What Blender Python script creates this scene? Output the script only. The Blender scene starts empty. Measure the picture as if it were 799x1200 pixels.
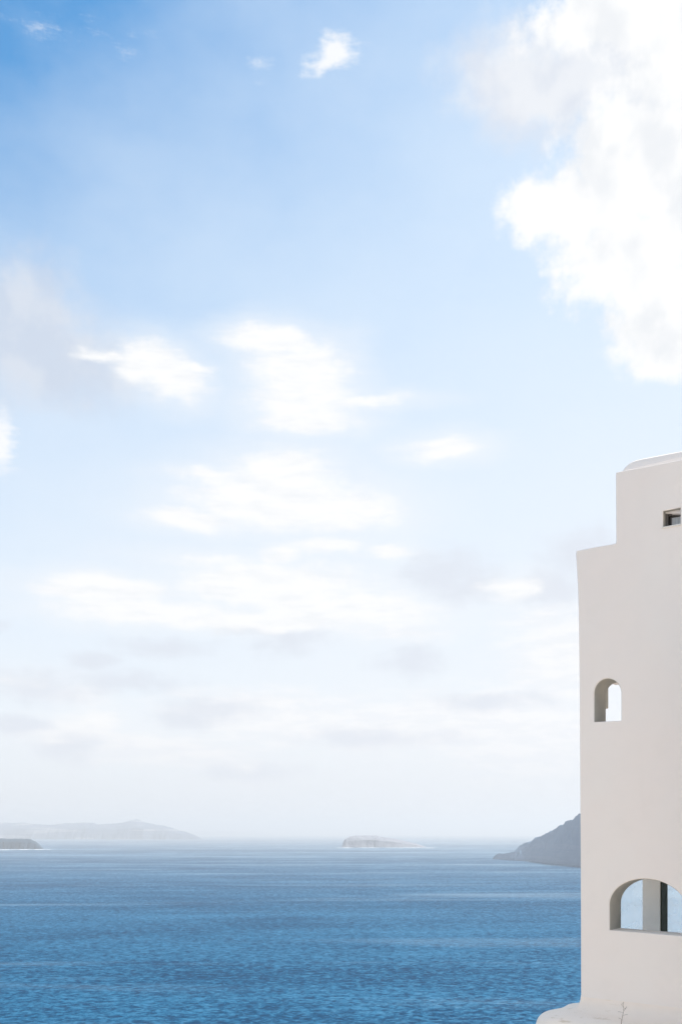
import bpy, bmesh, math, random
from mathutils import Vector, noise as mnoise

random.seed(7)
C = bpy.context.scene.collection
sc = bpy.context.scene

# ------------------------------------------------------------------ camera
F, CX, HY, CAMZ = 1167.0, 399.5, 975.5, 120.0       # focal length in photo pixels, centre column, horizon row, eye height
cam = bpy.data.cameras.new('camera')
cam.sensor_fit = 'VERTICAL'
cam.sensor_height = 36.0
cam.sensor_width = 24.0
cam.lens = 36.0 * F / 1200.0
cam.shift_y = (HY - 600.0) / 1200.0
cam.clip_start = 0.5
cam.clip_end = 200000.0
cam_ob = bpy.data.objects.new('camera', cam)
cam_ob.location = (0, 0, CAMZ)
cam_ob.rotation_euler = (math.pi / 2, 0, 0)
C.objects.link(cam_ob)
sc.camera = cam_ob

# ------------------------------------------------------------------ light and exposure
SUN_AZ, SUN_EL = math.radians(78), math.radians(52)   # azimuth to the right of the view, elevation
SUN_STR, SKY_STR = 4.0, 0.10
sc.view_settings.view_transform = 'Standard'
sc.view_settings.look = 'None'
sc.view_settings.gamma = 1.0
sc.view_settings.use_curve_mapping = False
sc.view_settings.exposure = 1.2
sc.cycles.use_denoising = True
sc.cycles.volume_bounces = 0
sc.cycles.volume_step_rate = 4.0
sc.cycles.sample_clamp_indirect = 4.0

sd = Vector((math.sin(SUN_AZ) * math.cos(SUN_EL), math.cos(SUN_AZ) * math.cos(SUN_EL), math.sin(SUN_EL)))
sun = bpy.data.lights.new('sun', 'SUN')
sun.energy = SUN_STR
sun.angle = math.radians(0.5)
sun.color = (1.0, 0.95, 0.88)
sun_ob = bpy.data.objects.new('sun', sun)
sun_ob.rotation_euler = sd.to_track_quat('Z', 'Y').to_euler()
sun_ob.location = (200, 100, 400)
C.objects.link(sun_ob)


class NT:
    """small helper to wire node trees"""
    def __init__(s, tree):
        s.t = tree

    def n(s, typ, ins=None, **props):
        nd = s.t.nodes.new(typ)
        for k, v in props.items():
            setattr(nd, k, v)
        for k, v in (ins or {}).items():
            sock = nd.inputs[k]
            if isinstance(v, bpy.types.NodeSocket):
                s.t.links.new(v, sock)
            else:
                sock.default_value = v
        return nd

    def m(s, op, a, b=None, c=None, clamp=False):
        ins = {0: a}
        if b is not None: ins[1] = b
        if c is not None: ins[2] = c
        return s.n('ShaderNodeMath', ins, operation=op, use_clamp=clamp).outputs[0]

    def v(s, op, a, b=None, c=None):
        ins = {0: a}
        if b is not None: ins[1] = b
        if c is not None: ins[2] = c
        nd = s.n('ShaderNodeVectorMath', ins, operation=op)
        return nd.outputs['Value'] if op in ('LENGTH', 'DOT_PRODUCT', 'DISTANCE') else nd.outputs['Vector']

    def noise(s, vec, scale, detail=4, rough=0.5, color=False, dist=0.0):
        nd = s.n('ShaderNodeTexNoise', {'Vector': vec, 'Scale': scale, 'Detail': detail, 'Roughness': rough, 'Distortion': dist})
        return nd.outputs['Color' if color else 'Fac']

    def ramp(s, val, lo, hi, a=0.0, b=1.0, smooth=True):
        nd = s.n('ShaderNodeMapRange', {'Value': val, 'From Min': lo, 'From Max': hi, 'To Min': a, 'To Max': b},
                 interpolation_type='SMOOTHSTEP' if smooth else 'LINEAR', clamp=True)
        return nd.outputs['Result']

    def mix(s, fac, a, b):
        nd = s.n('ShaderNodeMix', data_type='RGBA')
        for i, v in ((0, fac), (6, a), (7, b)):
            if isinstance(v, bpy.types.NodeSocket): s.t.links.new(v, nd.inputs[i])
            else: nd.inputs[i].default_value = v
        return nd.outputs[2]

    def link(s, a, b):
        s.t.links.new(a, b)


# ------------------------------------------------------------------ sky: Nishita plus clouds at fixed compass directions
world = bpy.data.worlds.new('World')
sc.world = world
world.use_nodes = True
world.node_tree.nodes.clear()
W = NT(world.node_tree)
sky = W.n('ShaderNodeTexSky', sky_type='NISHITA', sun_disc=False)
sky.sun_elevation = SUN_EL
sky.sun_rotation = SUN_AZ
sky.altitude = 100.0
sky.air_density = 1.0
sky.dust_density = 0.6
sky.ozone_density = 1.6
gen = W.n('ShaderNodeTexCoord').outputs['Generated']
xyz = W.n('ShaderNodeSeparateXYZ', {0: gen})
az = W.m('ARCTAN2', xyz.outputs[0], xyz.outputs[1])
el = W.m('ARCSINE', xyz.outputs[2])
pos = W.n('ShaderNodeCombineXYZ', {0: W.m('MULTIPLY', az, 10.0), 1: W.m('MULTIPLY', el, 10.0), 2: 0.0}).outputs[0]   # tenths of a radian


def direction(x, y):
    a = math.atan2(x - CX, F)
    return 10 * a, 10 * math.atan2((HY - y) * math.cos(a), F)


def blobs(p, items):
    """soft union of elliptical puffs, each (x, y, rx, ry, strength)"""
    out = None
    for it in items:
        x, y, rx, ry = it[:4]
        st = it[4] if len(it) > 4 else 1.0
        a0, e0 = direction(x - rx, y), direction(x, y - ry)
        a1, e1 = direction(x + rx, y), direction(x, y + ry)
        c = direction(x, y)
        ra, re_ = (a1[0] - a0[0]) / 2, (e0[1] - e1[1]) / 2
        q = W.v('MULTIPLY_ADD', p, (1 / ra, 1 / re_, 0), (-c[0] / ra, -c[1] / re_, 0))
        d = W.m('MULTIPLY_ADD', W.v('LENGTH', q), -st, st)
        out = d if out is None else W.m('SMOOTH_MAX', out, d, 0.25)
    return out


# wind-torn edges: warp the directions with noise, stretched sideways
pstretch = W.v('MULTIPLY', pos, (0.40, 1.7, 1.0))
w1 = W.v('SUBTRACT', W.noise(pos, 1.3, 5, 0.55, True), (0.5, 0.5, 0.5))
w2 = W.v('SUBTRACT', W.noise(pstretch, 5.0, 6, 0.65, True), (0.5, 0.5, 0.5))
pw_cum = W.v('ADD', W.v('MULTIPLY_ADD', w1, (0.65, 0.50, 0), pos), W.v('MULTIPLY', w2, (0.25, 0.14, 0)))
pw_str = W.v('ADD', W.v('MULTIPLY_ADD', w1, (0.45, 0.16, 0), pos), W.v('MULTIPLY', w2, (0.42, 0.14, 0)))
SUNWARD = (0.13, 0.11, 0.0)          # towards the sun, for the lit and shaded sides of the billows
nf = W.m('SUBTRACT', W.noise(pos, 5.0, 8, 0.62), 0.5)
nf_s = W.m('SUBTRACT', W.noise(W.v('ADD', pos, SUNWARD), 5.0, 8, 0.62), 0.5)
nfs = W.m('SUBTRACT', W.noise(pstretch, 5.5, 8, 0.66), 0.5)
nfs_s = W.m('SUBTRACT', W.noise(W.v('ADD', pstretch, (0.05, 0.16, 0)), 5.5, 8, 0.66), 0.5)
nl = W.m('SUBTRACT', W.noise(pos, 1.7, 4, 0.5), 0.5)
nb = W.m('SUBTRACT', W.noise(pos, 2.0, 4, 0.5), 0.5)
nb_s = W.m('SUBTRACT', W.noise(W.v('ADD', pos, (0.22, 0.24, 0)), 2.0, 4, 0.5), 0.5)

grey = blobs(pw_cum, [(605, 85, 100, 75, .75), (20, 385, 85, 110, 1.0), (70, 430, 130, 75, 0.8), (640, 105, 100, 80, 1.0), (700, 70, 110, 80, 1.0), (770, 110, 80, 60, 1)])
grey2 = blobs(pw_str, [(520, 670, 60, 36), (560, 690, 60, 24), (640, 690, 70, 26), (690, 645, 70, 40), (345, 752, 50, 22), (190, 758, 75, 16), (110, 772, 45, 14), (150, 798, 90, 20),
                       (35, 805, 75, 26), (-5, 733, 34, 12), (480, 775, 50, 22), (570, 822, 90, 15), (20, 850, 50, 14), (255, 832, 60, 18), (85, 872, 60, 24),
                       (430, 866, 120, 16), (290, 905, 80, 14), (215, 845, 50, 14), (300, 735, 60, 10)])
big = blobs(pw_cum, [(735, 175, 95, 78), (690, 235, 110, 62), (640, 238, 66, 44, .95), (730, 300, 98, 72), (775, 365, 82, 76), (800, 400, 95, 48), (830, 200, 130, 170),
                     (745, 15, 105, 60), (690, 22, 85, 42, .9), (800, 60, 90, 80)])
small = blobs(pw_cum, [(386, 64, 44, 34, 1.15), (378, 76, 34, 18, 1.0), (396, 60, 26, 22, .9), (47, 29, 15, 10, .34), (300, 78, 16, 12, .12), (3, 3, 16, 10, .3), (90, 36, 60, 10, .1),
                       (5, 520, 24, 44, 1), (-30, 525, 40, 30)])
white = blobs(pw_str, [(180, 428, 58, 30), (205, 445, 44, 30), (125, 417, 46, 9, .7), (230, 430, 25, 9, .7),
                       (318, 398, 68, 22), (348, 432, 62, 38), (350, 465, 66, 38), (360, 492, 66, 20), (425, 471, 60, 8, .6),
                       (330, 556, 76, 36), (330, 590, 130, 38), (400, 600, 80, 30), (225, 607, 60, 18), (245, 556, 55, 10, .6), (280, 575, 60, 24), 
                       (520, 526, 50, 17, .9), (490, 525, 30, 10, .5), (108, 847, 52, 17, .75), (60, 862, 40, 12, .5), (290, 900, 26, 9, .4), (20, 800, 40, 8, .3),
                       (320, 685, 135, 32), (330, 648, 36, 14, .8), (125, 690, 95, 20), (170, 715, 130, 18), (400, 712, 130, 28), (300, 727, 150, 14), (455, 648, 34, 12, .7),
                       (598, 690, 36, 16, .8), (90, 690, 55, 18), (380, 640, 60, 10, .6), (250, 655, 60, 10, .5)])
low = blobs(pw_str, [(105, 855, 62, 28), (150, 872, 64, 20), (330, 845, 180, 42), (520, 850, 220, 50), (660, 770, 100, 85), (620, 860, 140, 80), (200, 880, 140, 26), (90, 815, 70, 16, .6), (300, 915, 60, 12, .5),
                     (300, 820, 120, 20, .8), (470, 740, 80, 16, .6), (640, 730, 70, 30, .7)])

# scattered clouds over the rest of the sky, the same kind as those in view
q3 = W.v('MULTIPLY', gen, (3.0, 3.0, 6.0))
inview = W.m('MULTIPLY', W.ramp(W.m('ABSOLUTE', az), 0.42, 0.62, 1, 0), W.ramp(el, 0.70, 0.92, 1, 0))
rest = W.m('SUBTRACT', W.noise(q3, 1.2, 8, 0.58), W.m('MULTIPLY_ADD', inview, 1.0, 0.03))

a_grey = W.ramp(W.m('MULTIPLY_ADD', nl, 0.5, W.m('MULTIPLY_ADD', nf, 0.45, grey)), -0.15, 0.6, 0, 0.92)
a_grey2 = W.ramp(W.m('MULTIPLY_ADD', nl, 1.3, W.m('MULTIPLY_ADD', nf, 1.1, W.m('MULTIPLY_ADD', nfs, 0.8, grey2))), -0.15, 0.85, 0, 0.72)
a_big = W.ramp(W.m('MULTIPLY_ADD', nb, 0.45, W.m('MULTIPLY_ADD', nf, 0.95, big)), -0.10, 0.46, 0, 1)
a_small = W.ramp(W.m('MULTIPLY_ADD', nfs, 1.3, W.m('MULTIPLY_ADD', nf, 0.8, small)), 0.0, 0.8, 0, 0.95)
whitef = W.m('MULTIPLY_ADD', nl, 0.3, W.m('MULTIPLY_ADD', nfs, 0.50, W.m('MULTIPLY_ADD', nf, 0.70, white)))
a_white = W.ramp(whitef, -0.10, 0.58, 0, 0.97)
a_halo = W.ramp(W.m('MULTIPLY_ADD', nl, 0.7, white), -1.1, 0.5, 0, 0.55)
a_low = W.ramp(W.m('MULTIPLY_ADD', nfs, 1.1, low), -0.1, 0.75, 0, 0.85)
a_rest = W.ramp(rest, 0.38, 0.56, 0, 0.95)

CLOUD = 4.5        # cloud radiance in units of the sky texture
skyc = W.v('MULTIPLY', sky.outputs[0], (0.25, 0.78, 0.97))
# thin high veil that thickens towards the horizon and towards the sun's side
veil_n = W.m('SUBTRACT', W.noise(W.v('MULTIPLY', pos, (0.7, 1.2, 1)), 0.8, 5, 0.55), 0.5)
dip = W.m('SUBTRACT', 0.685, W.m('MINIMUM', el, 0.80))
tau = W.m('MULTIPLY_ADD', W.m('MULTIPLY', dip, W.m('ABSOLUTE', dip)), 2.2, W.m('MULTIPLY_ADD', dip, 3.8, 0.62))
tau = W.m('MULTIPLY_ADD', W.m('MAXIMUM', W.m('MINIMUM', az, 0.45), -0.5), 2.1, tau)
tau = W.m('MAXIMUM', W.m('MULTIPLY_ADD', veil_n, 0.9, tau), 0.05)
veil = W.m('SUBTRACT', 1.0, W.m('EXPONENT', W.m('MULTIPLY', tau, -1.0)))


def cl(r, g=None, b=None):
    g = r if g is None else g
    b = r if b is None else b
    return (r * CLOUD, g * CLOUD, b * CLOUD, 1)


vcol = W.mix(W.ramp(el, 0.10, 0.50, 0, 1, False), cl(0.895, 0.917, 0.95), cl(0.77, 0.87, 0.98))
col = W.mix(veil, skyc, vcol)
gcol = cl(0.70, 0.745, 0.84)
gcol2 = cl(0.735, 0.77, 0.85)
col = W.mix(a_rest, col, cl(0.96))
col = W.mix(a_halo, col, cl(0.90, 0.925, 0.96))
col = W.mix(a_grey, col, W.mix(W.ramp(W.m('SUBTRACT', nb, nb_s), -0.12, 0.15), W.mix(W.ramp(az, -0.2, 0.1), cl(0.62, 0.69, 0.81), cl(0.76, 0.79, 0.86)), W.mix(W.ramp(az, -0.2, 0.1), cl(0.70, 0.75, 0.84), cl(0.86, 0.875, 0.91))))
col = W.mix(a_low, col, W.mix(W.ramp(W.m('SUBTRACT', nfs, nfs_s), -0.12, 0.12), cl(0.90, 0.91, 0.94), cl(0.975, 0.97, 0.975)))
col = W.mix(a_grey2, col, gcol2)
col = W.mix(a_white, col, W.mix(W.ramp(W.m('SUBTRACT', nfs, nfs_s), -0.30, 0.12), cl(0.90, 0.915, 0.94), cl(0.985)))
col = W.mix(a_small, col, cl(0.95, 0.96, 0.98))
# the big cloud: bright billows on the sun's side, soft grey hollows
emb = W.m('ADD', W.m('MULTIPLY', W.m('SUBTRACT', nb, nb_s), 1.0), W.m('MULTIPLY', W.m('SUBTRACT', nf, nf_s), 0.14))
hollow = W.ramp(W.m('ADD', W.m('MULTIPLY', emb, -1.0), W.m('MULTIPLY', nl, 0.7)), -0.10, 0.26, 0, 1)
bcol = W.mix(hollow, cl(0.99), cl(0.86, 0.88, 0.91))
col = W.mix(a_big, col, bcol)
# horizon air
col = W.mix(W.ramp(el, -0.02, 0.12, 0.85, 0.0), col, cl(0.785, 0.80, 0.84))
bg = W.n('ShaderNodeBackground', {'Color': col, 'Strength': SKY_STR})
W.link(bg.outputs[0], W.n('ShaderNodeOutputWorld').inputs[0])
world.cycles.sampling_method = 'MANUAL'
world.cycles.sample_map_resolution = 1024


# ------------------------------------------------------------------ helpers
def tag(o, label=None, cat=None, group=None, kind=None):
    if label: o['label'] = label
    if cat: o['category'] = cat
    if group: o['group'] = group
    if kind: o['kind'] = kind
    return o


def link_mesh(name, verts, faces, mat, parent=None, smooth=False):
    me = bpy.data.meshes.new(name)
    me.from_pydata(verts, [], faces)
    me.update()
    if smooth:
        me.polygons.foreach_set('use_smooth', [True] * len(me.polygons))
    me.materials.append(mat)
    o = bpy.data.objects.new(name, me)
    C.objects.link(o)
    if parent: o.parent = parent
    return o


def material(name):
    m = bpy.data.materials.new(name)
    m.use_nodes = True
    m.node_tree.nodes.clear()
    t = NT(m.node_tree)
    out = t.n('ShaderNodeOutputMaterial')
    return m, t, out


def simple(name, col, rough=0.6, var=0.12, scale=6.0, bump=0.0, bscale=40.0, metal=0.0):
    m, t, out = material(name)
    oc = t.n('ShaderNodeTexCoord').outputs['Object']
    n = t.noise(oc, scale, 5, 0.6)
    f = t.ramp(n, 0.3, 0.7, 1 - var, 1 + var, False)
    c = t.v('SCALE', (col[0], col[1], col[2]))
    sv = t.t.nodes[-1]
    t.link(f, sv.inputs['Scale'])
    b = t.n('ShaderNodeBsdfPrincipled', {'Base Color': c, 'Roughness': rough, 'Metallic': metal})
    if bump:
        bn = t.n('ShaderNodeBump', {'Height': t.noise(oc, bscale, 5, 0.6), 'Strength': bump, 'Distance': 0.01})
        t.link(bn.outputs[0], b.inputs['Normal'])
    t.link(b.outputs[0], out.inputs[0])
    return m


# ------------------------------------------------------------------ materials
def make_plaster():
    m, t, out = material('white_plaster')
    oc = t.n('ShaderNodeTexCoord').outputs['Object']
    n1 = t.noise(oc, 0.55, 4, 0.5)
    n2 = t.noise(oc, 3.0, 6, 0.6)
    streak = t.noise(t.v('MULTIPLY', oc, (5.0, 5.0, 0.45)), 1.0, 5, 0.6)
    c = t.mix(t.ramp(n1, 0.35, 0.65), (0.86, 0.795, 0.75, 1), (0.855, 0.805, 0.762, 1))
    c = t.mix(t.ramp(n2, 0.45, 0.8, 0, 0.10), c, (0.66, 0.62, 0.57, 1))
    c = t.mix(t.ramp(streak, 0.55, 0.85, 0, 0.09), c, (0.60, 0.57, 0.53, 1))
    b = t.n('ShaderNodeBsdfPrincipled', {'Base Color': c, 'Roughness': 0.88, 'Specular IOR Level': 0.2})
    h = t.m('ADD', t.m('MULTIPLY', t.noise(oc, 1.6, 3, 0.5), 1.0), t.m('MULTIPLY', t.noise(oc, 28.0, 5, 0.65), 0.06))
    bp = t.n('ShaderNodeBump', {'Height': h, 'Strength': 0.5, 'Distance': 0.05})
    t.link(bp.outputs[0], b.inputs['Normal'])
    t.link(b.outputs[0], out.inputs[0])
    return m


def make_ledge_plaster():
    m, t, out = material('weathered_white_plaster')
    oc = t.n('ShaderNodeTexCoord').outputs['Object']
    n2 = t.noise(oc, 2.2, 6, 0.62)
    st = t.noise(t.v('MULTIPLY', oc, (1.6, 1.6, 9.0)), 1.5, 5, 0.6)
    c = t.mix(t.ramp(n2, 0.4, 0.75, 0, 0.3), (0.90, 0.815, 0.735, 1), (0.82, 0.735, 0.65, 1))
    c = t.mix(t.ramp(st, 0.60, 0.72, 0, 0.5), c, (0.55, 0.44, 0.30, 1))
    b = t.n('ShaderNodeBsdfPrincipled', {'Base Color': c, 'Roughness': 0.88, 'Specular IOR Level': 0.2})
    h = t.m('ADD', t.noise(oc, 2.0, 3, 0.5), t.m('MULTIPLY', t.noise(oc, 24.0, 5, 0.65), 0.08))
    bp = t.n('ShaderNodeBump', {'Height': h, 'Strength': 0.55, 'Distance': 0.05})
    t.link(bp.outputs[0], b.inputs['Normal'])
    t.link(b.outputs[0], out.inputs[0])
    return m


def make_sea():
    m, t, out = material('sea_water')
    oc = t.n('ShaderNodeTexCoord').outputs['Object']
    chop = t.noise(t.v('MULTIPLY', oc, (0.75, 1.0, 1.0)), 0.34, 6, 0.70, dist=0.6)
    wave = t.noise(t.v('MULTIPLY', oc, (0.85, 1.0, 1.0)), 0.135, 6, 0.68, dist=0.8)
    swell = t.noise(t.v('MULTIPLY', oc, (0.5, 1.0, 1.0)), 0.014, 4, 0.6)
    patch = t.noise(t.v('MULTIPLY', oc, (0.25, 1.0, 1.0)), 0.0013, 5, 0.6)
    patch2 = t.noise(t.v('MULTIPLY', oc, (0.4, 1.0, 1.0)), 0.0065, 5, 0.62)
    wind = t.m('MULTIPLY_ADD', patch2, 0.5, t.m('MULTIPLY', patch, 0.5))
    h = t.m('ADD', t.m('MULTIPLY', chop, 2.6), t.m('ADD', t.m('MULTIPLY', wave, 5.0), t.m('MULTIPLY', swell, 8.0)))
    bp = t.n('ShaderNodeBump', {'Height': h, 'Strength': 0.6, 'Distance': 1.0})
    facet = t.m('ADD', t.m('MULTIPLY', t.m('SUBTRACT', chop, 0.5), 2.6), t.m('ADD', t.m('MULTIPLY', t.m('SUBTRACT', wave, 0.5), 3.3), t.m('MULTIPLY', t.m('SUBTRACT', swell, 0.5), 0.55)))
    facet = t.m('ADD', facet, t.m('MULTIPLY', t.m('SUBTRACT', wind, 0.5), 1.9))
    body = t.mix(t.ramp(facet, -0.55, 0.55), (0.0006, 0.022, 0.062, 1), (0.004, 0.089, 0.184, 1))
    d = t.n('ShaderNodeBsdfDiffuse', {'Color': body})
    g = t.n('ShaderNodeBsdfGlossy', {'Color': (0.82, 0.95, 1, 1), 'Roughness': 0.38})
    t.link(bp.outputs[0], g.inputs['Normal'])
    geo = t.n('ShaderNodeNewGeometry')
    graze = t.m('ABSOLUTE', t.v('DOT_PRODUCT', geo.outputs['Incoming'], (0, 0, 1)))
    fres = t.m('MULTIPLY_ADD', t.m('POWER', t.m('SUBTRACT', 1.0, graze, clamp=True), 40.0), 0.60, 0.035)
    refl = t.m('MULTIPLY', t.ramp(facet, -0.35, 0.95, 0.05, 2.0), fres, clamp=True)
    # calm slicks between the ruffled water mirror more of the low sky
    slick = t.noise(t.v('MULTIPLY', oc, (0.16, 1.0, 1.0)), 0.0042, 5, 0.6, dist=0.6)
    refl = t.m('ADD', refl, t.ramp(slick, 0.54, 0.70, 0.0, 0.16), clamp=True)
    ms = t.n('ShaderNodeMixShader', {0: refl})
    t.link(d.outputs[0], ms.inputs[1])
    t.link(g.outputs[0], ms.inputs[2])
    # whitecaps: foam on the steepest crests
    cap = t.noise(t.v('MULTIPLY', oc, (0.5, 1.0, 1.0)), 0.10, 6, 0.7)
    capm = t.m('MULTIPLY', t.m('MULTIPLY', t.ramp(cap, 0.70, 0.77), t.ramp(wind, 0.47, 0.6, 0.1, 0.7)), t.ramp(graze, 0.05, 0.12))
    foam = t.n('ShaderNodeBsdfDiffuse', {'Color': (0.55, 0.62, 0.68, 1)})
    m2 = t.n('ShaderNodeMixShader', {0: capm})
    t.link(ms.outputs[0], m2.inputs[1])
    t.link(foam.outputs[0], m2.inputs[2])
    t.link(m2.outputs[0], out.inputs[0])
    return m


def make_rock(name, dark, mid, pale, scale, strata):
    m, t, out = material(name)
    oc = t.n('ShaderNodeTexCoord').outputs['Object']
    n = t.noise(oc, scale, 7, 0.62)
    s = t.noise(t.v('MULTIPLY', oc, (0.15, 0.15, 4.0)), scale * 2.0, 4, 0.55)
    c = t.mix(t.ramp(n, 0.35, 0.65), dark + (1,), mid + (1,))
    c = t.mix(t.ramp(s, 0.54, 0.62, 0, strata), c, pale + (1,))
    b = t.n('ShaderNodeBsdfPrincipled', {'Base Color': c, 'Roughness': 0.95, 'Specular IOR Level': 0.1})
    bp = t.n('ShaderNodeBump', {'Height': n, 'Strength': 0.8, 'Distance': 0.25 / scale})
    t.link(bp.outputs[0], b.inputs['Normal'])
    t.link(b.outputs[0], out.inputs[0])
    return m


M_plaster = make_plaster()
M_ledge = make_ledge_plaster()
M_sea = make_sea()
M_frame = simple('grey_window_frame', (0.11, 0.10, 0.09), 0.5, 0.15, 20)
M_sash = simple('dark_window_sash', (0.055, 0.05, 0.045), 0.5, 0.15, 20)
M_sill = simple('pale_stone_sill', (0.74, 0.72, 0.67), 0.8, 0.08, 12, 0.3)
M_post = simple('grey_plaster_pillar', (0.84, 0.84, 0.81), 0.85, 0.04, 3, 0.2)
M_shade_grey = simple('shade_grey_render', (0.40, 0.385, 0.345), 0.9, 0.08, 4, 0.3)  # shade of the reveals put into a darker grey; the beam shares it
M_shutter = simple('dark_green_paint', (0.028, 0.038, 0.028), 0.8, 0.2, 8)
M_foam = simple('surf_foam', (0.85, 0.88, 0.90), 0.9, 0.1, 0.02)
M_dry = simple('dry_stem', (0.26, 0.22, 0.20), 0.8, 0.3, 60)
M_rock_head = make_rock('haze_blue_slope_rock', (0.115, 0.190, 0.285), (0.145, 0.225, 0.315), (0.19, 0.26, 0.34), 0.006, 0.4)  # blue of the air in between is mixed into the slope colour
M_rock_islet = make_rock('dark_lava_rock', (0.004, 0.022, 0.045), (0.010, 0.034, 0.06), (0.03, 0.05, 0.075), 0.004, 0.3)  # bluish haze tinted into the dark rock
M_rock_long = make_rock('layered_cliff_rock', (0.03, 0.055, 0.10), (0.055, 0.085, 0.135), (0.36, 0.34, 0.34), 0.0022, 0.7)  # darker tones take on the blue of the distant air
M_rock_hazed = make_rock('haze_paled_rock', (0.17, 0.18, 0.215), (0.19, 0.20, 0.23), (0.22, 0.225, 0.25), 0.003, 0.35)  # haze over this island put into a paler rock colour
M_earth = make_rock('bounce_pale_earth', (0.46, 0.39, 0.32), (0.56, 0.48, 0.40), (0.62, 0.56, 0.49), 0.08, 0.3)  # paled so the unseen slope bounces warm light onto the wall


def make_glass():
    m, t, out = material('milky_glass')
    oc = t.n('ShaderNodeTexCoord').outputs['Object']
    n = t.noise(oc, 2.0, 5, 0.6)
    tr = t.n('ShaderNodeBsdfTransparent', {'Color': (0.92, 0.96, 0.97, 1)})
    film = t.n('ShaderNodeBsdfTranslucent', {'Color': (0.84, 0.89, 0.94, 1)})  # milky film that pales the view behind it
    gl = t.n('ShaderNodeBsdfGlossy', {'Color': (1, 1, 1, 1), 'Roughness': 0.02})
    a = t.n('ShaderNodeMixShader', {0: t.ramp(n, 0.3, 0.7, 0.26, 0.30)})
    t.link(tr.outputs[0], a.inputs[1]); t.link(film.outputs[0], a.inputs[2])
    fr = t.n('ShaderNodeFresnel', {'IOR': 1.45})
    b = t.n('ShaderNodeMixShader', {0: fr.outputs[0]})
    t.link(a.outputs[0], b.inputs[1]); t.link(gl.outputs[0], b.inputs[2])
    t.link(b.outputs[0], out.inputs[0])
    return m


M_glass = make_glass()


def make_window_glass():
    m, t, out = material('curtained_glass')
    oc = t.n('ShaderNodeTexCoord').outputs['Object']
    f = t.noise(t.v('MULTIPLY', oc, (60, 60, 2)), 1.0, 3, 0.5)
    c = t.mix(t.ramp(f, 0.35, 0.65), (0.62, 0.62, 0.60, 1), (0.80, 0.80, 0.79, 1))
    b = t.n('ShaderNodeBsdfPrincipled', {'Base Color': c, 'Roughness': 0.25, 'Coat Weight': 0.3, 'Coat Roughness': 0.05})
    t.link(b.outputs[0], out.inputs[0])
    return m


M_pane = make_window_glass()

# ------------------------------------------------------------------ sea
sea = link_mesh('sea', [(-60000, -3000, 0), (60000, -3000, 0), (60000, 70000, 0), (-60000, 70000, 0)], [(0, 1, 2, 3)], M_sea)
tag(sea, 'choppy deep blue sea stretching out to the hazy horizon', kind='structure')


# ------------------------------------------------------------------ islands and headland
def interp(tab, x):
    if x <= tab[0][0]: return tab[0][1]
    for (x0, y0), (x1, y1) in zip(tab, tab[1:]):
        if x <= x1:
            return y0 + (y1 - y0) * (x - x0) / (x1 - x0)
    return tab[-1][1]


def landmass(name, crest, shore, depth, mat, nx=160, nd=26, rough=0.10, seed=0.0, ridge=0.38, cliff=0.55, gully=1.0, hfull=1.0):
    """crest / shore: rows of (photo column, photo row) of the skyline and the waterline; built at its true distance"""
    xs = [crest[0][0] + (crest[-1][0] - crest[0][0]) * i / nx for i in range(nx + 1)]
    verts, faces = [], []
    for i, x in enumerate(xs):
        D = F * CAMZ / (interp(shore, x) - HY)
        yc = interp(crest, x)
        Dr = D + depth * ridge
        H = CAMZ + (HY - yc) / F * Dr
        H = max(H, 0.5)
        dep = depth * min(1.0, max(0.05, H / hfull))
        H = max(CAMZ + (HY - yc) / F * (D + dep * ridge), 0.5)
        for j in range(nd + 1):
            v = j / nd
            d = D + dep * v
            if v < ridge:
                k = v / ridge
                prof = cliff * min(1, k / 0.22) ** 0.8 + (1 - cliff) * k ** 1.1
            else:
                k = (v - ridge) / (1 - ridge)
                prof = 1 - k ** 1.6
            X = (x - CX) / F * d
            nz = mnoise.fractal(Vector((X / depth * 5 + seed, d / depth * 5, seed)), 1.0, 2.0, 5)
            nr = mnoise.fractal(Vector((X / depth * 16 + seed, seed * 2, d / depth * 3)), 1.0, 2.0, 4)
            amp = rough * H * min(1, 4 * v) * (1 - 0.35 * (abs(v - ridge) < 0.05))
            nj = mnoise.fractal(Vector((X / depth * 60 + seed, seed, d / depth * 20)), 1.0, 2.0, 3)
            z = H * prof + 0.05 * H * nj * min(1, 5 * v) + amp * (nz * 0.8 + nr * 0.5 * gully)
            dd = gully * nr * dep * 0.03 * (1 if v > 0 else 1.6)
            if j in (0, nd): z = -3.0
            verts.append((X, d + dd, z))
    for i in range(nx):
        for j in range(nd):
            a = i * (nd + 1) + j
            b = a + nd + 1
            faces.append((a, b, b + 1, a + 1))
    return link_mesh(name, verts, faces, mat, smooth=False)


def surf(name, path, dist_rows, width, label):
    """broken white water lying on the sea along a shore; path: (column, row)"""
    verts, faces = [], []
    for k in range(len(path) * 9):
        s = k / 9.0
        i = min(int(s), len(path) - 2)
        f = min(s - i, 1.0)
        x = path[i][0] + (path[i + 1][0] - path[i][0]) * f
        y = path[i][1] + (path[i + 1][1] - path[i][1]) * f
        D = F * CAMZ / (y - HY)
        w = width * max(0.0, mnoise.noise(Vector((k * 0.33, y, 3.3))) + 0.25)
        X = (x - CX) / F * D
        n = len(verts)
        verts += [(X, D - w, 0.15), (X, D, 1.2), (X, D + 0.4 * w, 0.15)]
        if k:
            faces += [(n - 3, n, n + 1, n - 2), (n - 2, n + 1, n + 2, n - 1)]
    o = link_mesh(name, verts, faces, M_foam)
    tag(o, label, kind='stuff')
    return o


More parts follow.
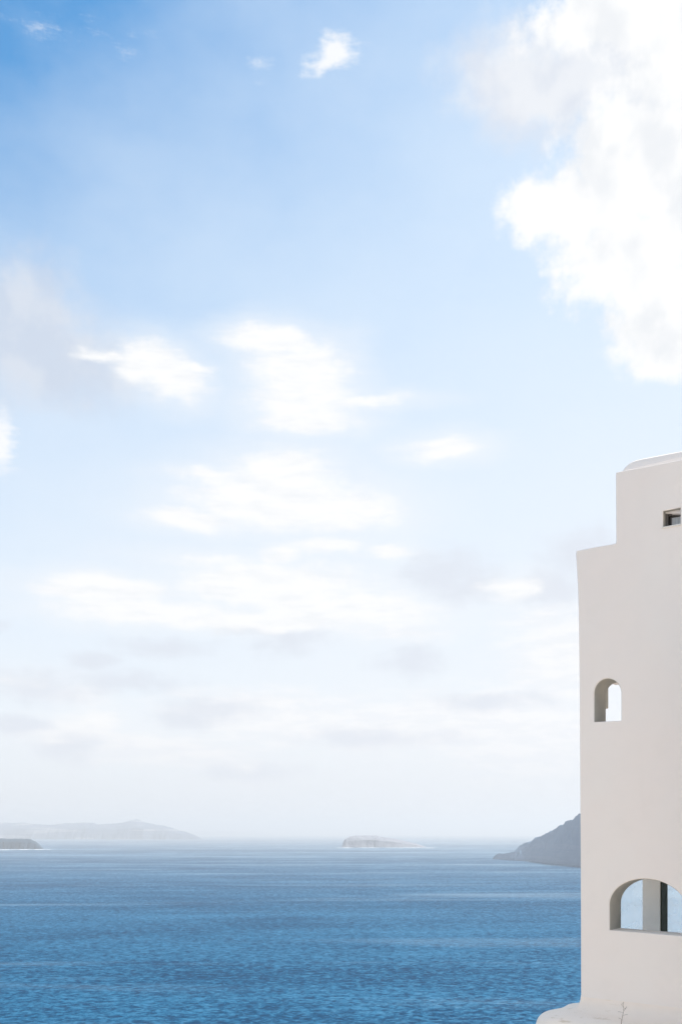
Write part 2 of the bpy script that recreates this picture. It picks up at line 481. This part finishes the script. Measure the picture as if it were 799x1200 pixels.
long_island = landmass('island',
    [(-260, 979), (-180, 972), (-90, 967), (-20, 965.3), (0, 964.5), (30, 964), (58, 966.5), (75, 965), (100, 963.5), (114, 966), (135, 965),
     (150, 962.5), (160, 961.3), (172, 964.5), (188, 966.5), (200, 969.5), (215, 974), (228, 978.5), (236, 983)],
    [(-260, 983), (0, 983), (236, 984)], 2600, M_rock_long, 260, 26, 0.10, 1.7)
tag(long_island, 'long low layered island with a hump, far left on the horizon', kind='structure')
far_ridge = landmass('island', [(120, 975), (200, 974), (250, 973.2), (280, 973.6), (305, 975.5), (330, 978.6)], [(120, 979), (330, 979)], 5000, M_rock_long, 80, 14, 0.06, 5.1)
tag(far_ridge, 'faintest sliver of land trailing off past the long hazy island', kind='structure')
islet = landmass('island', [(-170, 988), (-100, 981), (-30, 982), (5, 982.3), (20, 983), (36, 983.8), (43, 986.5), (47, 990.5), (51, 995.5)],
                 [(-170, 995), (51, 995)], 700, M_rock_islet, 120, 20, 0.10, 9.4, 0.3, 0.8)
tag(islet, 'dark blue-grey rocky islet cut by the left edge, surf below', kind='structure')
mid = landmass('island', [(400.5, 993), (402, 987), (405, 982.5), (410, 980.2), (418, 979.2), (440, 979), (446, 980.6), (460, 982.5), (475, 985.8), (488, 988.8), (495, 991), (499, 993.4)],
               [(400, 993), (499, 993)], 700, M_rock_hazed, 110, 20, 0.03, 13.3, 0.3, 0.7, 0.25)
tag(mid, 'pale flat-topped island alone in the haze at mid-horizon', kind='structure')
headland = landmass('headland',
    [(576, 1007), (580, 1002), (584, 1000), (590, 1000.5), (597, 999), (602, 997.5), (606, 994), (609, 990.5), (614, 988.5), (622, 985), (628, 981), (634, 980), (642, 975.5), (650, 971),
     (658, 966), (666, 961.5), (672, 958.5), (680, 953), (700, 944), (740, 928), (800, 912), (900, 895), (1020, 890), (1200, 920)],
    [(577, 1007), (620, 1009.5), (680, 1015), (1200, 1050)], 700, M_rock_head, 420, 30, 0.035, 21.0, 0.30, 0.06, 0.9, 110.0)
tag(headland, 'dark stepped headland sloping down to the sea behind the white building', kind='structure')
surf('surf', [(-40, 996.0), (10, 995.8), (40, 995.6), (62, 995.3)], 0, 160, 'broken white surf along the foot of the dark islet')
surf('surf', [(394, 993.6), (404, 993.5), (450, 993.5), (498, 993.6), (508, 993.6)], 0, 90, 'thin white surf line round the pale flat island')

# ------------------------------------------------------------------ hillside under the building and the viewer
def hill_height(x, y):
    a = max(0.0, y - (22 + 0.16 * x)) if x > -60 else 0
    b = max(0.0, -14 - x)
    c = max(0.0, -70 - y)
    drop = math.hypot(math.hypot(a, b), c)
    z = 113.2 - 1.35 * drop + min(3.0, drop * 0.2) * mnoise.fractal(Vector((x * 0.03, y * 0.03, 2.2)), 1.0, 2.0, 5)
    return max(z, -4.0)


hx = [-110 + 300 * i / 100 for i in range(101)]
hy = [-160 + 320 * i / 106 for i in range(107)]
hv = [(x, y, hill_height(x, y)) for x in hx for y in hy]
hf = [(i * 107 + j, (i + 1) * 107 + j, (i + 1) * 107 + j + 1, i * 107 + j + 1) for i in range(100) for j in range(106)]
tag(link_mesh('hillside', hv, hf, M_earth), 'steep unseen hillside, paled to bounce light, carrying the white building above the sea', kind='structure')

# ------------------------------------------------------------------ the white building
Y0 = 18.5
EX, EY = 0.799, -0.6013
X0 = (680 - CX) / F * Y0
BASE = 113.0
bld = bpy.data.objects.new('white_building', None)
bld.empty_display_size = 0.5
bld.location = (X0, Y0, BASE)
bld.rotation_euler = (0, 0, math.atan2(EY, EX))
C.objects.link(bld)
tag(bld, 'tall whitewashed building with stepped top, arched openings and small square window', 'building')


def wall_pt(x, y):
    """photo column and row on the facade plane -> metres along the facade, metres above the building's base"""
    r = (x - CX) / F
    s = (r * Y0 - X0) / (EX - r * EY)
    Y = Y0 + s * EY
    return s, CAMZ + (HY - y) / F * Y - BASE


def extrude(name, loops, t0, thick, mat, parent, bevel=0.02, res=2, smooth=False):
    """closed outlines in the facade plane (first the outer, then holes) -> a solid slab from depth t0 to t0 + thick with rounded edges"""
    cu = bpy.data.curves.new(name, 'CURVE')
    cu.dimensions = '2D'
    cu.fill_mode = 'BOTH'
    cu.extrude = thick / 2 - bevel
    cu.bevel_depth = bevel
    cu.offset = -bevel
    cu.bevel_resolution = res
    for lp in loops:
        sp = cu.splines.new('POLY')
        sp.points.add(len(lp) - 1)
        for p, (a, b) in zip(sp.points, lp):
            p.co = (a, b, 0, 1)
        sp.use_cyclic_u = True
    tmp = bpy.data.objects.new(name, cu)
    C.objects.link(tmp)
    dg = bpy.context.evaluated_depsgraph_get()
    me = bpy.data.meshes.new_from_object(tmp.evaluated_get(dg))
    bpy.data.objects.remove(tmp)
    bpy.data.curves.remove(cu)
    tc = t0 + thick / 2
    for v in me.vertices:
        x, y, z = v.co
        v.co = (x, tc - z, y)
    me.materials.clear()
    me.materials.append(mat)
    bm = bmesh.new()
    bm.from_mesh(me)
    bmesh.ops.remove_doubles(bm, verts=bm.verts, dist=0.0005)
    bmesh.ops.recalc_face_normals(bm, faces=bm.faces)
    bm.to_mesh(me)
    bm.free()
    o = bpy.data.objects.new(name, me)
    me.name = name
    C.objects.link(o)
    o.parent = parent
    return o


def box(name, s0, s1, t0, t1, z0, z1, mat, parent, bevel=0.015):
    bm = bmesh.new()
    bmesh.ops.create_cube(bm, size=1.0)
    for v in bm.verts:
        v.co = ((s0 + s1) / 2 + v.co.x * (s1 - s0), (t0 + t1) / 2 + v.co.y * (t1 - t0), (z0 + z1) / 2 + v.co.z * (z1 - z0))
    if bevel:
        bmesh.ops.bevel(bm, geom=list(bm.edges), offset=bevel, segments=2, affect='EDGES', profile=0.5)
    me = bpy.data.meshes.new(name)
    bm.to_mesh(me)
    bm.free()
    me.materials.append(mat)
    o = bpy.data.objects.new(name, me)
    C.objects.link(o)
    o.parent = parent
    return o


TH = 0.55
# openings
arch_low = [wall_pt(759 + 45.5 * math.cos(math.pi * k / 40), 1064 + 0.08 * 45.5 * math.cos(math.pi * k / 40) - 34 * math.sin(math.pi * k / 40)) for k in range(41)]
arch_low = [wall_pt(804.5, 1097.5)] + arch_low + [wall_pt(713.5, 1090)]
arch_up = [wall_pt(711.5 + 16 * math.cos(math.pi * k / 32), 812.5 - 17.5 * math.sin(math.pi * k / 32)) for k in range(33)]
arch_up = [wall_pt(727.5, 844.5)] + arch_up + [wall_pt(695.5, 846)]
(wl, wb), wr, wt = wall_pt(776, 618), wall_pt(796.6, 614)[0], wall_pt(776, 598.7)[1]
win = [(wl, wb), (wr, wb), (wr, wt), (wl, wt)]
# outer outline, hand-plastered: corners eased, left edge flaring at the top
outer = [wall_pt(680.3, 1240), wall_pt(680.2, 1170), wall_pt(680, 1100), wall_pt(679.6, 1000), wall_pt(679, 900), wall_pt(678.4, 800), wall_pt(677.6, 730), wall_pt(676.6, 690),
         wall_pt(675.2, 665), wall_pt(674.3, 650), wall_pt(674.4, 646.6), wall_pt(675.5, 645.2), wall_pt(697, 641), wall_pt(717, 637.6), wall_pt(720.6, 636.6), wall_pt(721.3, 634.5),
         wall_pt(721.2, 600), wall_pt(720.8, 557), wall_pt(721.2, 554.0), wall_pt(723, 553), wall_pt(760, 546), wall_pt(799, 538.3), wall_pt(860, 526), wall_pt(980, 500), wall_pt(980, 1270)]
extrude('front_wall', [outer, arch_low, arch_up, win], 0.0, TH, M_plaster, bld, 0.018, 2)

# thin grey lining inside each arch, carrying the jambs' shade as colour
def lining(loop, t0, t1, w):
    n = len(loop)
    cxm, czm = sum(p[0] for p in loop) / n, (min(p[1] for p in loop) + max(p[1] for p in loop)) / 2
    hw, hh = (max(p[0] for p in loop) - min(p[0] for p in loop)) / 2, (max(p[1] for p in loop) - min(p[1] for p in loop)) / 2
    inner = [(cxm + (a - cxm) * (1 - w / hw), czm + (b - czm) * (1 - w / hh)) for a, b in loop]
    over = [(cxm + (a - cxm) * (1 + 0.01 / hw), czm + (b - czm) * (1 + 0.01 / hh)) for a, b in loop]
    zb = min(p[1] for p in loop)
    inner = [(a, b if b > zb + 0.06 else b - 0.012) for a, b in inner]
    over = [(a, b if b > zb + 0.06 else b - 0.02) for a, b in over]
    return extrude('arch_shade_lining', [over, inner], t0, t1 - t0, M_shade_grey, bld, 0.002, 1)


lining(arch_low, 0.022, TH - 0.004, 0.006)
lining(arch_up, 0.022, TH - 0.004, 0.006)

# rounded roof vault standing a little behind the tower front
vault = [wall_pt(723, 600), wall_pt(723.3, 554), wall_pt(724.5, 548), wall_pt(727, 543), wall_pt(731, 538.5), wall_pt(735.5, 535.7), wall_pt(741, 533.8), wall_pt(748, 532.2), wall_pt(799, 522.6),
         wall_pt(860, 511), wall_pt(980, 485), wall_pt(980, 600)]
roof = extrude('roof', [vault], 0.10, 3.0, M_plaster, bld, 0.03, 3)
z_v = wall_pt(740, 556)[1]
for v in roof.data.vertices:                      # the vault's front end leans back
    if v.co.y < 1.5: v.co.y += 0.42 * max(0.0, v.co.z - z_v)

sL, _ = wall_pt(680, 900)
sR, _ = wall_pt(980, 900)
s_tow, z_tow0 = wall_pt(721, 700)
_, z_top = wall_pt(721, 556)
_, z_up_ceil = wall_pt(712, 788)
_, z_low_ceil = wall_pt(757, 1024)
_, z_mid_floor = wall_pt(712, 850)
_, z_low_floor = wall_pt(757, 1105)
DEP = 1.55
s_pl, _ = wall_pt(760, 1060)
# slabs of the narrow arcaded gallery behind the facade
box('floor_slab', 0.03, sR - 0.05, TH, DEP + 0.06, z_up_ceil, z_up_ceil + 0.30, M_plaster, bld)
box('floor_slab', 0.03, sR - 0.05, TH, DEP + 0.06, z_low_ceil, z_low_ceil + 0.30, M_plaster, bld)
box('floor_slab', 0.03, sR - 0.05, TH, DEP + 0.06, z_low_floor - 0.3, z_low_floor, M_plaster, bld)
# closed rooms: the tower room behind the square window, and everything out to the right
s_room = wall_pt(735, 620)[0]
s_body = wall_pt(850, 900)[0]
box('tower_room', s_room, sR - 0.06, TH + 0.35, 4.0, z_up_ceil + 0.31, z_top - 0.05, M_plaster, bld)
box('rear_block', s_body, sR - 0.07, TH, DEP + 0.05, 0.0, z_up_ceil, M_plaster, bld)
box('base_block', 0.05, sR - 0.08, TH, DEP + 0.25, -3.0, z_low_floor - 0.31, M_plaster, bld)


# added block out of view on the right, darkens that side of the wall
s_shading = wall_pt(799, 900)[0] + 1.2
box('shading_block', s_shading, s_shading + 3.5, -1.5, -0.004, -3.0, wall_pt(799, 720)[1], M_plaster, bld, 0.03)


def at_depth(x, t):
    """photo column -> metres along the facade for a point t behind the facade plane"""
    nx, ny = -EY, EX                    # into the building
    ox, oy = X0 + t * nx, Y0 + t * ny
    r = (x - CX) / F
    return (r * oy - ox) / (EX - r * EY)


pt = DEP - 0.30
p0, p1 = at_depth(752, pt), at_depth(773, pt)
box('pillar', p0, p1, pt, pt + 0.34, z_low_floor, z_low_ceil, M_post, bld)
box('shutter', p1 + 0.004, p1 + 0.03, pt + 0.01, pt + 0.34, z_low_floor + 0.01, z_low_ceil - 0.01, M_shutter, bld, 0.004)
g_t = pt + 0.315
box('glass_pane', 0.06, p0 - 0.003, g_t, g_t + 0.012, z_low_floor, z_low_ceil, M_glass, bld, 0)
box('glass_pane', p1 + 0.034, s_body - 0.003, g_t, g_t + 0.012, z_low_floor, z_low_ceil, M_glass, bld, 0)
# upper gallery: a short hanging beam and a corner post at the back
q0 = at_depth(699, pt)
q1 = at_depth(712.6, pt + 0.3)
_, zb = wall_pt(709, 818)
box('beam', q0 - 0.3, q1, pt, pt + 0.3, zb, z_up_ceil, M_shade_grey, bld)
q2 = at_depth(709.6, pt + 0.29)
box('pillar', q2 - 0.4, q2, pt + 0.01, pt + 0.29, z_low_ceil + 0.3, zb - 0.004, M_post, bld)

# the small square window: stepped frame, pane and sill
s0, zb0 = wall_pt(776, 618)
s1, _ = wall_pt(796.6, 614)
_, zt0 = wall_pt(776, 598.7)


def ring(name, a0, a1, b0, b1, w, t0, t1, mat, parent):
    return extrude(name, [[(a0, b0), (a1, b0), (a1, b1), (a0, b1)], [(a0 + w, b0 + w), (a0 + w, b1 - w), (a1 - w, b1 - w), (a1 - w, b0 + w)]], t0, t1 - t0, mat, parent, 0.004, 1)


box('reveal', s0 - 0.01, s0 + 0.004, 0.02, 0.13, zb0 + 0.005, zt0, M_shade_grey, bld, 0)  # recess shade carried by the grey liner colour
box('lintel', s0 - 0.01, s1 + 0.01, 0.02, 0.13, zt0 - 0.003, zt0 + 0.01, M_shade_grey, bld, 0)
wn = ring('window', s0 + 0.002, s1 + 0.04, zb0 - 0.01, zt0 - 0.002, 0.040, 0.13, 0.19, M_frame, bld)
sash = ring('sash', s0 + 0.040, s1 + 0.03, zb0 + 0.01, zt0 - 0.042, 0.034, 0.23, 0.27, M_sash, wn)
box('pane', s0 + 0.06, s1 + 0.02, 0.252, 0.258, zb0 + 0.03, zt0 - 0.06, M_pane, wn, 0)
box('reveal_back', s0 - 0.02, s1 + 0.05, 0.30, 0.32, zb0 - 0.03, zt0 + 0.03, M_sash, wn, 0)
box('sill', s0 - 0.012, s1 + 0.02, -0.022, 0.11, zb0 - 0.022, zb0 + 0.004, M_sill, bld, 0.005)


# plastered ledge the wall grows out of, rounded round the corner
def ledge():
    z0 = wall_pt(680, 1168)[1]
    prof = [(0.0, 0.03), (0.008, -0.05), (0.026, -0.115), (0.06, -0.17), (0.12, -0.213), (0.21, -0.245), (0.45, -0.262), (0.58, -0.295), (0.68, -0.34), (0.75, -0.41), (0.80, -0.52), (0.83, -0.75), (0.85, -1.4), (0.88, -3.6)]
    path = []
    for i in range(46):
        s = 5.0 * (1 - i / 45)
        path.append(((s, 0.003), (0, -1)))
    for i in range(1, 13):
        a = math.radians(270 - 90 * i / 12)
        path.append(((0.004, 0.003), (math.cos(a), math.sin(a))))
    for i in range(1, 8):
        path.append(((0.004, 0.8 * i / 7), (-1, 0)))
    verts, faces = [], []
    for k, ((s, t), (dx, dy)) in enumerate(path):
        for j, (r, dz) in enumerate(prof):
            w = 1 + 0.16 * mnoise.noise(Vector((s * 0.9 + dx * 0.7, t, 1.1)))
            if s > 0.2: w *= 1.0 + 0.25 * min(1, s)
            zz = z0 + dz + (0.03 * mnoise.noise(Vector((s * 1.4 + dx, t * 1.3 + dy, r * 3))) if j > 1 else 0) - 0.012 * s
            verts.append((s + dx * r * w, t + dy * r * w, zz))
    n = len(prof)
    for k in range(len(path) - 1):
        for j in range(n - 1):
            a = k * n + j
            faces.append((a, a + 1, a + n + 1, a + n))
    o = link_mesh('base_ledge', verts, faces, M_ledge, bld, True)
    md = o.modifiers.new('smooth', 'SUBSURF')
    md.levels = md.render_levels = 2
    return o


ledge()


# ------------------------------------------------------------------ dry weed on the ledge
def tube(bm, pts, r0, r1, seg=6):
    rings = []
    for i, p in enumerate(pts):
        p = Vector(p)
        d = (Vector(pts[min(i + 1, len(pts) - 1)]) - Vector(pts[max(i - 1, 0)])).normalized()
        u = d.cross(Vector((0.3, 1, 0.1))).normalized()
        v = d.cross(u)
        r = r0 + (r1 - r0) * i / (len(pts) - 1)
        rings.append([bm.verts.new(p + (u * math.cos(2 * math.pi * k / seg) + v * math.sin(2 * math.pi * k / seg)) * r) for k in range(seg)])
    for a, b in zip(rings, rings[1:]):
        for k in range(seg):
            bm.faces.new((a[k], a[(k + 1) % seg], b[(k + 1) % seg], b[k]))


def finish(name, bm, mat, parent):
    me = bpy.data.meshes.new(name)
    bm.to_mesh(me)
    bm.free()
    me.materials.append(mat)
    o = bpy.data.objects.new(name, me)
    C.objects.link(o)
    o.parent = parent
    return o


def weed():
    D = 15.3
    k = D / F
    def P(x, y, dy=0.0): return ((x - 727) * k, dy, (1205 - y) * k)
    root = bpy.data.objects.new('dry_weed', None)
    root.empty_display_size = 0.1
    root.location = ((727 - CX) * k, D, CAMZ + (HY - 1205) * k)
    C.objects.link(root)
    tag(root, 'thin dry brown weed sprouting beside the ledge below the lower arch', 'weed')
    bm = bmesh.new()
    tube(bm, [P(724, 1222), P(726.5, 1205), P(728, 1196), P(729.3, 1189), P(730.4, 1184.5), P(730, 1179), P(728.5, 1175)], 0.006, 0.0022)
    finish('stem', bm, M_dry, root)
    random.seed(3)
    for (x, y, a, ln) in ((728.2, 1195, 150, 4.5), (729.2, 1190, 30, 5), (729.7, 1187, 160, 5), (730.3, 1185, 50, 6), (730.2, 1181, 130, 5), (729.5, 1178, 75, 4), (730.0, 1183, 15, 4)):
        bm = bmesh.new()
        pts = [P(x, y)]
        ang = math.radians(a)
        yy = random.uniform(-0.03, 0.03)
        for q in range(1, 5):
            ang += random.uniform(-0.25, 0.25)
            lx, lz = pts[-1][0] + math.cos(ang) * ln * k / 4, pts[-1][2] + math.sin(ang) * ln * k / 4
            pts.append((lx, yy * q / 4, lz))
        tube(bm, pts, 0.0024, 0.0014, 5)
        for q in pts[2:]:
            bmesh.ops.create_icosphere(bm, subdivisions=1, radius=0.005, matrix=__import__('mathutils').Matrix.Translation(Vector(q)))
        finish('sprig', bm, M_dry, root)


weed()

# ------------------------------------------------------------------ sea haze
hz, ht, hout = material('sea_haze')
vol = ht.n('ShaderNodeVolumePrincipled', {'Color': (0.76, 0.815, 0.885, 1), 'Density': 0.000095, 'Anisotropy': 0.15})
ht.link(vol.outputs[0], hout.inputs['Volume'])
x0, x1, y0, y1, z0, z1 = -60500, 60500, -3500, 70500, -5.0, 420.0
hb = [(x0, y0, z0), (x1, y0, z0), (x1, y1, z0), (x0, y1, z0), (x0, y0, z1), (x1, y0, z1), (x1, y1, z1), (x0, y1, z1)]
haze = link_mesh('haze', hb, [(3, 2, 1, 0), (4, 5, 6, 7), (0, 1, 5, 4), (1, 2, 6, 5), (2, 3, 7, 6), (3, 0, 4, 7)], hz)
tag(haze, 'pale sea haze lying over the water', kind='stuff')
